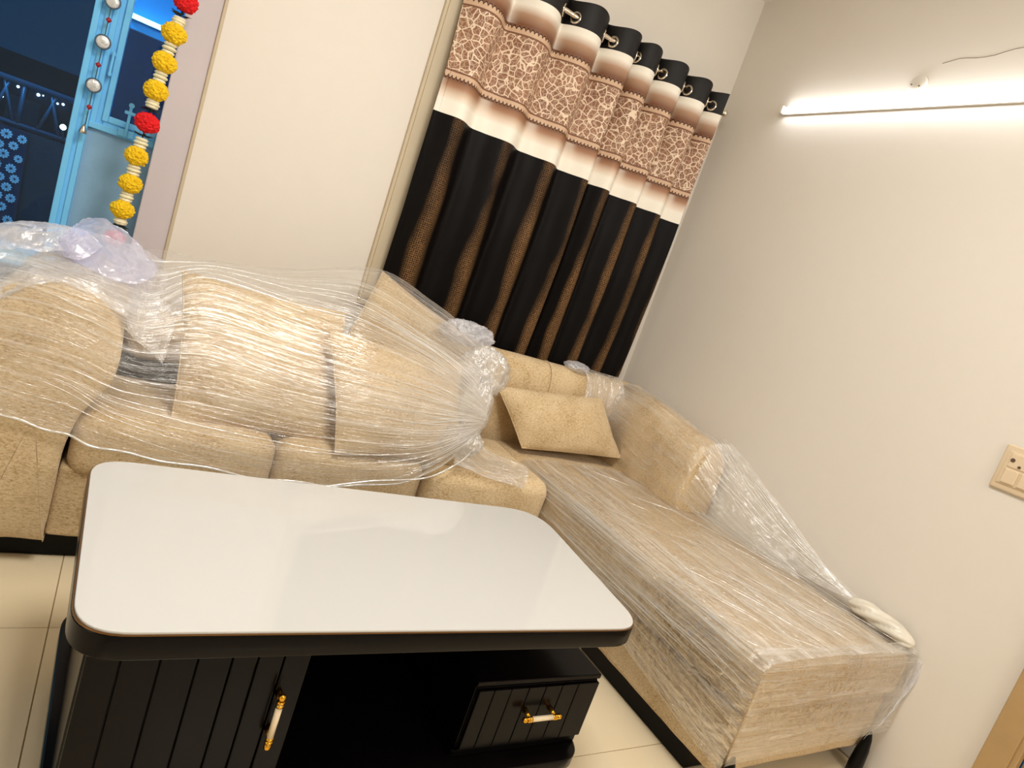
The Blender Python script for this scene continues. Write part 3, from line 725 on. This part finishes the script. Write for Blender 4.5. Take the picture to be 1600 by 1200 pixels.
# second backrest segment, upright joint line visible near the middle
B().tube([(1.76, y-.002, z) for y, z in bp if z > .5 and y < 2.56], .003, 6).mk('backrest_seam', FB, ch, True)
arp = smooth_closed([(2.205, .30), (2.195, .46), (2.180, .56), (2.172, .66), (2.182, .755), (2.225, .82), (2.295, .842), (2.365, .825), (2.405, .77), (2.412, .66), (2.41, .48), (2.41, .30)], 48)
path = []
for y, dz in ((1.86, -.055), (1.94, -.04), (2.05, -.025), (2.2, 0), (2.35, .015), (2.5, .022), (2.6, .02)):
    path.append((Vector((0, y, dz)), Vector((1, 0, 0)), Vector((0, 0, 1))))
V, Fc = swept(arp, path, .05, .007); mk('armrest', V, Fc, FB, ch)
# front legs: dark shaped blocks standing slightly proud of the base
for x, y in ((CX+.045, CY-.004), (2.36, CY-.004), (CX+.05, 2.5), (2.36, 2.5)):
    pr = [(.045, 0), (.048, .035), (.042, .09), (.028, .132), (.010, .158), (0, .163)]
    b = B().lathe(pr, (x, y, 0), 18); b.v = [(x+(a-x)*.62, y+(c-y)*.45, z) for a, c, z in b.v]
    b.mk('leg', M['blackm'], ch, True)

# cushions
pillow('cushion', 'large beige cushion on the left seat nearest the rounded arm', 'large beige cushions on the long sofa', (.205, 2.03, .462), (.72, 2.03, .462), (.665, 2.19, .885), (.150, 2.19, .885), .13, FB, seed=1)
pillow('cushion', 'large beige cushion in the middle of the sofa under the bunched film', 'large beige cushions on the long sofa', (.688, 1.945, .466), (1.18, 1.98, .466), (1.13, 2.14, .82), (.590, 2.055, .838), .125, FB, seed=2)
pillow('cushion', 'large tilted beige cushion at the back with its corner highest', 'large beige cushions on the long sofa', (.66, 2.32, .55), (1.16, 2.26, .46), (1.37, 2.42, .86), (.825, 2.41, 1.045), .15, FB, seed=3)
pillow('small_cushion', 'small oblong beige cushion leaning at the head of the chaise', None, (1.625, 2.27, .487), (2.19, 2.25, .528), (2.055, 2.375, .768), (1.46, 2.375, .715), .135, FB, ear=.025, seed=4)

# ------------------------------------------------------------------ coffee table
T = thing('coffee_table', 'black coffee table with white glass top, plank door and one drawer', 'table', (.64, 1.28, 0))
def rquad(c, r, n=10):
    out = []; m_ = len(c)
    for i in range(m_):
        p, a, d = Vector(c[i]), Vector(c[i-1]), Vector(c[(i+1) % m_]); rr = r[i]
        da, dd = (a-p).normalized(), (d-p).normalized(); s0, s1 = p+da*rr, p+dd*rr
        for k in range(n+1):
            t_ = k/n; out.append(tuple(s0*(1-t_)**2*1+p*2*t_*(1-t_)*1+s1*t_**2)[:2])
    return out
ol = rquad([(.036, .966), (1.215, .958), (1.275, 1.578), (.022, 1.606)], [.085, .085, .13, .085])
def inset(o_, d):
    cx = sum(p[0] for p in o_)/len(o_); cy = sum(p[1] for p in o_)/len(o_)
    return [(x-(x-cx)/math.hypot(x-cx, y-cy)*d, y-(y-cy)/math.hypot(x-cx, y-cy)*d) for x, y in o_]
autosm(B().prism(ol, .450, .4945, .003).mk('top_slab', M['black'], T))
autosm(B().prism(inset(ol, .0005), .4935, .4958, .0006).mk('edge_band', M['trimline'], T))
autosm(B().prism(inset(ol, .004), .4950, .500, .001).mk('glass_panel', M['glass_top'], T)).data
T.children[-1]['label'] = 'glossy white glass panel'
autosm(B().prism(inset(ol, .018), .085, .120, .004).mk('bottom_slab', M['black'], T))
FY = 1.01
cb = B().bev(.066, .082, FY+.012, 1.52, .12, .45, .002).bev(.418, .432, FY+.012, 1.52, .12, .45, .002).bev(.066, .432, 1.505, 1.52, .12, .45, .002)
cb.mk('cabinet_box', M['black'], T)
dd = B().bev(.068, .430, FY+.010, FY+.020, .124, .446, .002).mk('door', M['black'], T)
px_ = [.068, .118, .176, .234, .290, .334, .380, .430]
for a, b_ in zip(px_, px_[1:]):
    B().bev(a+.0015, b_-.0015, FY, FY+.012, .126, .444, .002).mk('plank', M['black'], dd)
def handle(c, axis, L, parent):
    c = Vector(c); A = Vector((0, 0, 1)) if axis == 'z' else Vector((1, 0, 0)); ax = axis
    h = B().tube([c-A*L*.33, c+A*L*.33], .0062, 12).mk('handle', M['ceramic'], parent, True); h['label'] = 'cream ceramic bar handle'
    for s in (-1, 1):
        b = B()
        for k in (.30, .36): b.tube([c+A*s*L*k-A*.0025, c+A*s*L*k+A*.0025], .0074, 12)
        b.tube([c+A*s*L*.38, c+A*s*L*.47, c+A*s*L*.50], [.0062, .0068, .004], 12)
        b.tube([c+A*s*L*.33, c+A*s*L*.33+Vector((0, .014, .004)), c+A*s*L*.33+Vector((0, .030, .004))], [.0048, .0052, .008], 10)
        g_ = b.mk('handle_mount', M['brass'], parent, True); g_['label'] = 'gold coloured mount'
handle((.388, FY-.026, .296), 'z', .118, dd)
# drawer unit
B().bev(.835, 1.196, FY+.014, 1.50, .135, .148, .002).bev(.835, .847, FY+.014, 1.50, .135, .315, .002).bev(1.184, 1.196, FY+.014, 1.50, .135, .315, .002).bev(.832, 1.200, FY+.006, 1.51, .312, .326, .003).mk('drawer_box', M['black'], T)
dw = B().bev(.837, 1.194, FY+.008, FY+.018, .150, .310, .002).mk('drawer', M['black'], T)
px_ = [.837, .878, .925, .975, 1.025, 1.075, 1.125, 1.194]
for a, b_ in zip(px_, px_[1:]):
    B().bev(a+.001, b_-.001, FY-.002, FY+.010, .152, .308, .0015).mk('plank', M['black'], dw)
handle((1.022, FY-.028, .242), 'x', .112, dw)
B().bev(.832, 1.200, FY+.014, 1.5, .12, .137, .002).mk('plinth_or_shade_block', M['blackm'], T)
B().bev(.43, 1.20, 1.49, 1.505, .12, .45, .002).mk('back_panel', M['blackm'], T)
B().bev(.432, .835, FY+.03, 1.49, .28, .290, .002)
lp = [(.0, 0), (.018, 0), (.022, .006), (.016, .016), (.014, .022), (.026, .030), (.034, .044), (.036, .052), (.030, .062), (.020, .068), (.030, .074), (.032, .082), (.028, .088), (0, .088)]
for x, y in ((.14, 1.06), (1.12, 1.045), (.14, 1.50), (1.16, 1.48)):
    B().lathe(lp, (x, y, 0), 22).mk('leg', M['black'], T, True)

# ------------------------------------------------------------------ plastic film on the long sofa
pf = thing('plastic_wrap', 'clear stretch film wrapped over the long sofa and its cushions, bunched at the right', 'plastic film', (.5, 2.1, .3))
F_ = [ # columns from left of the arm to the gather; each from the low front edge over the top to the wall side
 [(-.32, 1.935, .50), (-.32, 1.930, .60), (-.32, 1.93, .70), (-.32, 1.97, .82), (-.30, 2.12, .87), (-.30, 2.35, .86), (-.30, 2.55, .80)],
 [(-.18, 1.930, .445), (-.18, 1.925, .58), (-.18, 1.925, .72), (-.18, 1.97, .825), (-.17, 2.12, .855), (-.17, 2.35, .86), (-.17, 2.55, .81)],
 [(-.06, 1.928, .42), (-.06, 1.922, .56), (-.06, 1.922, .70), (-.05, 1.965, .815), (-.05, 2.12, .85), (-.05, 2.35, .87), (-.05, 2.55, .83)],
 [(.05, 1.925, .39), (.06, 1.915, .52), (.07, 1.93, .66), (.08, 2.02, .79), (.08, 2.16, .86), (.08, 2.32, .89), (.08, 2.52, .88)],
 [(.25, 1.918, .375), (.25, 1.908, .50), (.24, 1.95, .68), (.21, 2.07, .87), (.22, 2.20, .91), (.25, 2.33, .915), (.28, 2.50, .90)],
 [(.50, 1.912, .36), (.50, 1.900, .49), (.50, 1.93, .66), (.48, 2.05, .85), (.46, 2.20, .925), (.48, 2.34, .95), (.52, 2.50, .945)],
 [(.74, 1.905, .37), (.76, 1.880, .50), (.74, 1.90, .66), (.70, 2.00, .84), (.70, 2.20, .96), (.78, 2.36, 1.045), (.84, 2.48, 1.03)],
 [(.95, 1.895, .42), (.96, 1.870, .53), (.95, 1.90, .66), (.95, 2.00, .80), (.97, 2.18, .90), (1.02, 2.34, .99), (1.08, 2.47, .97)],
 [(1.10, 1.93, .51), (1.11, 1.915, .58), (1.12, 1.94, .66), (1.13, 2.00, .74), (1.16, 2.12, .84), (1.22, 2.30, .915), (1.28, 2.44, .90)],
 [(1.20, 2.00, .58), (1.21, 1.99, .61), (1.22, 1.99, .65), (1.23, 2.01, .69), (1.26, 2.08, .76), (1.32, 2.22, .86), (1.38, 2.36, .87)]]
sheet('film_sheet', F_, M['film'], pf, 260, 120, amp=.004, f=(3.5, 34), ruf=.0018, uvs=(1, 1), edge=.0)
# rolled hem along the lower edge and white tension strands standing in for crease glints
hem = crv([c[0] for c in F_], [i/80 for i in range(81)])
B().tube([p+Vector((0, 0, .004*math.sin(i*.7))) for i, p in enumerate(hem)], [.0035+.0015*noise.noise(Vector((i*.3, 0, 0))) for i in range(81)], 7).mk('film_hem', M['film_fold'], pf, True)
def surf(ctrl, u, v):
    cols = [crv(c, [v])[0] for c in ctrl]; return crv(cols, [u])[0]
rs = random.Random(11); cb_ = B()
for k in range(95):
    if k < 60:                                   # pulled towards the gather
        u1_ = rs.uniform(.88, 1.0); u0_ = u1_-rs.uniform(.12, .42); v1 = rs.uniform(.1, .6); v0 = .36+(v1-.36)*1.25+rs.uniform(-.03, .03)
    else:
        u0_ = rs.uniform(.0, .45); u1_ = u0_+rs.uniform(.1, .4); v0 = rs.uniform(.05, .75); v1 = v0+rs.uniform(-.06, .03)
    r_ = rs.uniform(.0005, .0016)
    pts = [surf(F_, u0_+(u1_-u0_)*i/19, max(0, min(1, v0+(v1-v0)*i/19)))+Vector((0, -.006, .004)) for i in range(20)]
    cb_.tube(pts, [.0003+r_*math.sin(PI*i/19)*(.6+.8*abs(noise.noise(Vector((i*.5, k, 0))))) for i in range(20)], 5)
o = cb_.mk('film_crease_glints', M['film_fold'], pf, True); o['kind'] = 'stuff'
# gather: crumpled puffs where the film is bunched
def puff(c, rad, seed, name='film_bunch', mat='film_bunch', parent=None, sub_=5, k1=.34):
    bm = bmesh.new(); bmesh.ops.create_icosphere(bm, subdivisions=sub_, radius=1)
    for v in bm.verts:
        p = v.co.copy(); q = Vector((p.x*3.2, p.y*3.2, p.z*1.3))+Vector((seed, seed*.3, 0))
        d = 1+k1*(1-2*abs(noise.noise(q)))-.10+.12*(1-2*abs(noise.noise(q*2.6)))-.06+.03*(1-2*abs(noise.noise(q*6)))
        v.co = Vector(c)+Vector((p.x*rad[0], p.y*rad[1], p.z*rad[2]))*d
    bm.verts.index_update(); V = [v.co[:] for v in bm.verts]; Fc = [[v.index for v in f.verts] for f in bm.faces]; bm.free()
    uv_ = [(a[0]*3, a[2]*3) for a in V]
    return mk(name, V, Fc, M[mat], parent, True, uv_)
puff((1.20, 2.06, .66), (.065, .05, .13), 3.1, parent=pf, k1=.2)
puff((1.245, 2.16, .80), (.105, .07, .095), 8.7, parent=pf, k1=.2)
puff((1.14, 1.98, .56), (.09, .05, .055), 5.2, parent=pf, k1=.2)
puff((1.20, 2.30, .915), (.11, .05, .045), 2.4, mat='film_soft', parent=pf, k1=.25)
# film tail spread over the right seat
tail = [[(1.10, 1.905, .50), (1.14, 1.97, .55), (1.19, 2.04, .62)], [(1.22, 1.905, .47), (1.28, 1.98, .485), (1.33, 2.08, .51)], [(1.32, 1.895, .455), (1.38, 1.96, .485), (1.42, 2.06, .49)], [(1.42, 1.895, .44), (1.46, 1.94, .482), (1.50, 2.02, .487)]]
sheet('film_tail', tail, M['film_top'], pf, 60, 40, amp=.004, f=(6, 9), ruf=.006, uvs=(.4, .4))
hm = crv([(.55, 1.895, .33), (.80, 1.89, .40), (1.00, 1.885, .44), (1.12, 1.91, .50), (1.20, 1.96, .55)], [i/40 for i in range(41)])
B().tube(hm, .003, 6).mk('film_hem', M['film_fold'], pf, True)

# loose plastic heaped on the arm
lo = thing('loose_plastic', 'crumpled clear plastic heaped on top of the rounded left arm', 'plastic sheet', (-.2, 2.2, .8))
L_ = [[(-.52, 2.05, .55), (-.50, 2.08, .68), (-.46, 2.14, .78), (-.42, 2.24, .84), (-.38, 2.36, .82)],
      [(-.33, 1.955, .66), (-.33, 1.975, .74), (-.33, 2.05, .84), (-.31, 2.16, .885), (-.30, 2.30, .85)],
      [(-.22, 1.950, .77), (-.23, 1.985, .82), (-.22, 2.08, .85), (-.22, 2.18, .90), (-.20, 2.32, .895)],
      [(-.12, 1.955, .83), (-.12, 2.00, .845), (-.12, 2.08, .87), (-.11, 2.20, .915), (-.10, 2.34, .925)],
      [(-.02, 1.96, .80), (-.01, 2.01, .83), (0, 2.09, .86), (.01, 2.20, .90), (.0, 2.34, .93)],
      [(.08, 2.00, .72), (.10, 2.05, .76), (.10, 2.11, .81), (.11, 2.22, .86), (.10, 2.34, .89)]]
L_ = [[(x+(.05 if k == 0 else 0), y, z-.028) for x, y, z in c] for k, c in enumerate(L_)]
sheet('plastic_sheet', L_, M['film_soft'], lo, 120, 80, amp=.006, f=(6, 6), ruf=.014, uvs=(1, .6), edge=.02)
L2 = [[(-.30, 2.06, .80), (-.30, 2.12, .85), (-.29, 2.2, .855)], [(-.26, 2.04, .83), (-.26, 2.12, .89), (-.25, 2.22, .87)], [(-.18, 2.05, .85), (-.17, 2.14, .915), (-.17, 2.24, .90)], [(-.10, 2.06, .86), (-.10, 2.15, .90), (-.10, 2.25, .90)]]
sheet('plastic_fold', L2, M['film_soft'], lo, 60, 40, amp=.008, f=(5, 5), ruf=.016, uvs=(1, .6), edge=.01)
W_ = [[(.03, 1.975, .72), (.03, 2.02, .75), (.03, 2.08, .80)], [(.06, 1.96, .70), (.07, 2.0, .74), (.08, 2.08, .80)], [(.10, 1.97, .67), (.11, 2.02, .72), (.12, 2.09, .79)], [(.14, 1.99, .64), (.145, 2.03, .70), (.15, 2.10, .78)]]
sheet('plastic_fold', W_, M['film_bunch'], lo, 60, 60, amp=.008, f=(4, 10), ruf=.010, uvs=(.5, .6), edge=.01)
lb = thing('lilac_bag', 'thin lilac polythene bag lying on the clear plastic over the left arm', 'bag', (0, 2.18, .88))
L3 = [[(-.150, 2.10, .865), (-.145, 2.14, .895), (-.135, 2.19, .925), (-.12, 2.24, .94)], [(-.115, 2.06, .845), (-.09, 2.12, .90), (-.08, 2.19, .94), (-.08, 2.25, .955)],
      [(-.05, 2.04, .835), (-.04, 2.10, .88), (-.03, 2.18, .92), (-.02, 2.25, .94)], [(.0, 2.04, .82), (.02, 2.10, .86), (.025, 2.17, .90), (.02, 2.23, .91)], [(.045, 2.05, .83), (.07, 2.09, .845), (.075, 2.14, .865), (.055, 2.19, .88)]]
sheet('bag_body', L3, M['lilac_plastic'], lb, 70, 60, amp=.006, f=(4, 4), ruf=.010, uvs=(.6, .6), edge=.006)
L4 = [[(-.16, 2.09, .87), (-.15, 2.08, .90), (-.135, 2.12, .925)], [(-.13, 2.06, .86), (-.12, 2.06, .89), (-.10, 2.11, .925)], [(-.10, 2.045, .855), (-.08, 2.06, .875), (-.06, 2.10, .90)]]
sheet('bag_fold', L4, M['lilac_plastic'], lb, 40, 30, amp=.004, f=(4, 4), ruf=.008, uvs=(.6, .6))

# ------------------------------------------------------------------ plastic film on the chaise
pc = thing('plastic_wrap', 'clear stretch film wrapped tightly over the chaise seat and its right arm', 'plastic film', (2.0, 1.5, .3))
E_ = .013
C_ = []
ys = [CY-E_, 1.0, 1.2, 1.45, 1.7, 1.95, 2.2]
for i, y in enumerate(ys):
    zl = [.13, .14, .17, .20, .23, .26, .29][i]
    C_.append([(CX-E_-.002, y, zl), (CX-E_-.002, y, (zl+.40)/2), (CX-E_, y, .415), (CX-.001, y, .452), (CX+.035, y, .469), (CX+.2, y, .479), (2.0, y, .482), (2.25, y, .478), (2.38, y, .469), (2.424, y, .448)])
sheet('film_sheet', C_, M['film_top'], pc, 160, 150, amp=.0035, f=(5, 40), ruf=.0025, uvs=(1, 1))
D_ = []
for x in (CX-E_, CX+.12, 1.9, 2.1, 2.3, 2.424):
    k_ = (x-CX)/.83
    D_.append([(x, CY-E_-.004, .15+.02*k_), (x, CY-E_-.004, .22), (x, CY-E_-.002, .33), (x, CY-E_, .425), (x, CY-.002, .458), (x, CY+.035, .474)])
sheet('film_front', D_, M['film_top'], pc, 80, 60, amp=.002, f=(12, 5), ruf=.0025, uvs=(.3, .3))
hem = [(CX-E_-.002, y, [.13, .14, .17, .20, .23, .26, .29][i]) for i, y in enumerate(ys)]
rs = random.Random(21); cb_ = B()
for k in range(210):
    if k < 60: v0 = rs.uniform(.12, .42); L = rs.uniform(.15, .5)
    else: v0 = rs.uniform(.35, .95); L = rs.uniform(.04, .25)
    u0_ = rs.uniform(0, 1-L); dv = rs.uniform(-.03, .01) if k < 60 else rs.uniform(-.08, .03)
    r_ = rs.uniform(.0005, .0019)
    pts = [surf(C_, u0_+L*i/15, max(.02, min(.98, v0+dv*i/15)))+Vector((-.003 if v0 < .35 else 0, 0, .0025)) for i in range(16)]
    cb_.tube(pts, [.0002+r_*math.sin(PI*i/15)*(.5+abs(noise.noise(Vector((i*.6, k, 1))))) for i in range(16)], 5)
o = cb_.mk('film_crease_glints', M['film_fold'], pc, True); o['kind'] = 'stuff'  # opaque white tubes imitate sparkle along the creases
# side flap stretched towards the wall at the foot end
E1 = [[(2.41, CY-.012, .45), (2.41, CY-.012, .36), (2.40, CY-.012, .28)], [(2.425, CY-.03, .43), (2.42, CY-.03, .34), (2.36, CY-.02, .22)], [(2.427, CY-.02, .36), (2.40, CY-.025, .26), (2.31, CY-.016, .14)]]
sheet('film_flap', E1, M['film_soft'], pc, 30, 30, amp=.003, f=(4, 4), ruf=.004, uvs=(.3, .3))
# film over arm
A_ = []
for y, dz, lowz in ((1.80, -.085, .49), (1.84, -.055, .475), (1.95, -.038, .475), (2.05, -.025, .47), (2.2, 0, .47), (2.33, .015, .47), (2.46, .02, .50)):
    A_.append([(2.190, y, lowz), (2.172, y, .57+dz), (2.162, y, .67+dz), (2.172, y, .765+dz), (2.215, y, .832+dz), (2.295, y, .856+dz), (2.37, y, .838+dz), (2.418, y, .78+dz)])
sheet('film_arm_cover', A_, M['film'], pc, 110, 90, amp=.004, f=(10, 8), ruf=.006, uvs=(1, .5))
Bk = [[(x, y0+.0, .62), (x, y0-.015, .72), (x, y0+.005, .82), (x, y0+.065, .872), (x, y0+.13, .862)] for x, y0 in ((1.96, 2.412), (2.04, 2.41), (2.12, 2.41), (2.2, 2.40))]
sheet('film_back_cover', Bk, M['film_bunch'], pc, 50, 60, amp=.005, f=(5, 7), ruf=.006, uvs=(.4, .4))
puff((1.93, 2.49, .875), (.06, .05, .022), 6.6, name='film_wisp', mat='film_soft', parent=pc, sub_=4)
# stretched tent from the arm end down to the twisted knot
K0 = Vector((2.385, 1.075, .50))
TT = [[(2.25, 1.83, .775), (2.31, 1.81, .805), (2.385, 1.80, .80)],
      [(2.265, 1.70, .675), (2.33, 1.66, .70), (2.400, 1.64, .725)],
      [(2.28, 1.50, .565), (2.345, 1.46, .60), (2.405, 1.44, .64)],
      [(2.31, 1.30, .50), (2.36, 1.27, .53), (2.405, 1.25, .555)],
      [(2.375, 1.09, .50), (2.388, 1.08, .507), (2.40, 1.07, .512)]]
sheet('film_tent', TT, M['film_tent'], pc, 90, 60, amp=.006, f=(2, 9), ruf=.0015, uvs=(1, 1))
SK = [[(2.19, 1.82, .52), (2.20, 1.80, .64), (2.25, 1.82, .775)], [(2.21, 1.62, .485), (2.23, 1.62, .56), (2.265, 1.70, .675)], [(2.25, 1.42, .485), (2.26, 1.42, .52), (2.28, 1.50, .565)], [(2.30, 1.26, .48), (2.305, 1.27, .49), (2.31, 1.30, .50)]]
sheet('film_tent', SK, M['film_tent'], pc, 60, 40, amp=.004, f=(2, 8), ruf=.0015, uvs=(1, 1))
rs = random.Random(5)
for k in range(16):
    a = k/15; st = crv([(2.20, 1.83, .70), (2.25, 1.825, .785), (2.31, 1.81, .815), (2.375, 1.81, .812), (2.41, 1.83, .79)], [a])[0]
    mid = st.lerp(K0, .5)+Vector((.012, 0, -.02-.012*rs.random())); q = st.lerp(K0, .8)+Vector((.006, 0, -.012))
    pts = crv([st+Vector((0, .03, .004)), st.lerp(K0, .25)+Vector((.008, 0, -.012)), mid, q, K0+Vector((0, 0, .004*rs.random()))], [i/30 for i in range(31)])
    pts = [p for p in pts]
    B().tube(pts, [.0009+.0016*abs(noise.noise(Vector((i*.25, k, 0)))) for i in range(31)], 5).mk('film_strand', M['film_fold'], pc, True)
# twisted knot lying on the chaise against the wall
V = []; Fc = []; n_, mm = 70, 28
for i in range(n_+1):
    t_ = i/n_; c = Vector((2.385-.010*t_, 1.10-.235*t_, .497+.008*math.sin(t_*3)-.012*t_))
    R0 = .033*(math.sin(PI*min(1, t_*.93+.06)))**.38*(1+.08*math.sin(t_*9))
    if i == n_: R0 = .006
    for j in range(mm):
        a = 2*PI*j/mm; lob = 1+.34*abs(math.sin(2.5*a+t_*8))-.16+.06*noise.noise(Vector((math.cos(a)*2, math.sin(a)*2, t_*6)))
        V.append(c+Vector((math.cos(a)*R0*lob*1.15, 0, math.sin(a)*R0*lob*.85)))
for i in range(n_):
    for j in range(mm):
        q = (j+1) % mm; Fc.append((i*mm+j, i*mm+q, (i+1)*mm+q, (i+1)*mm+j))
Fc += [tuple(range(mm))[::-1], tuple(range(n_*mm, (n_+1)*mm))]
kn = mk('twisted_end', V, Fc, M['knot'], pc); kn['label'] = 'opaque twisted end of the film'
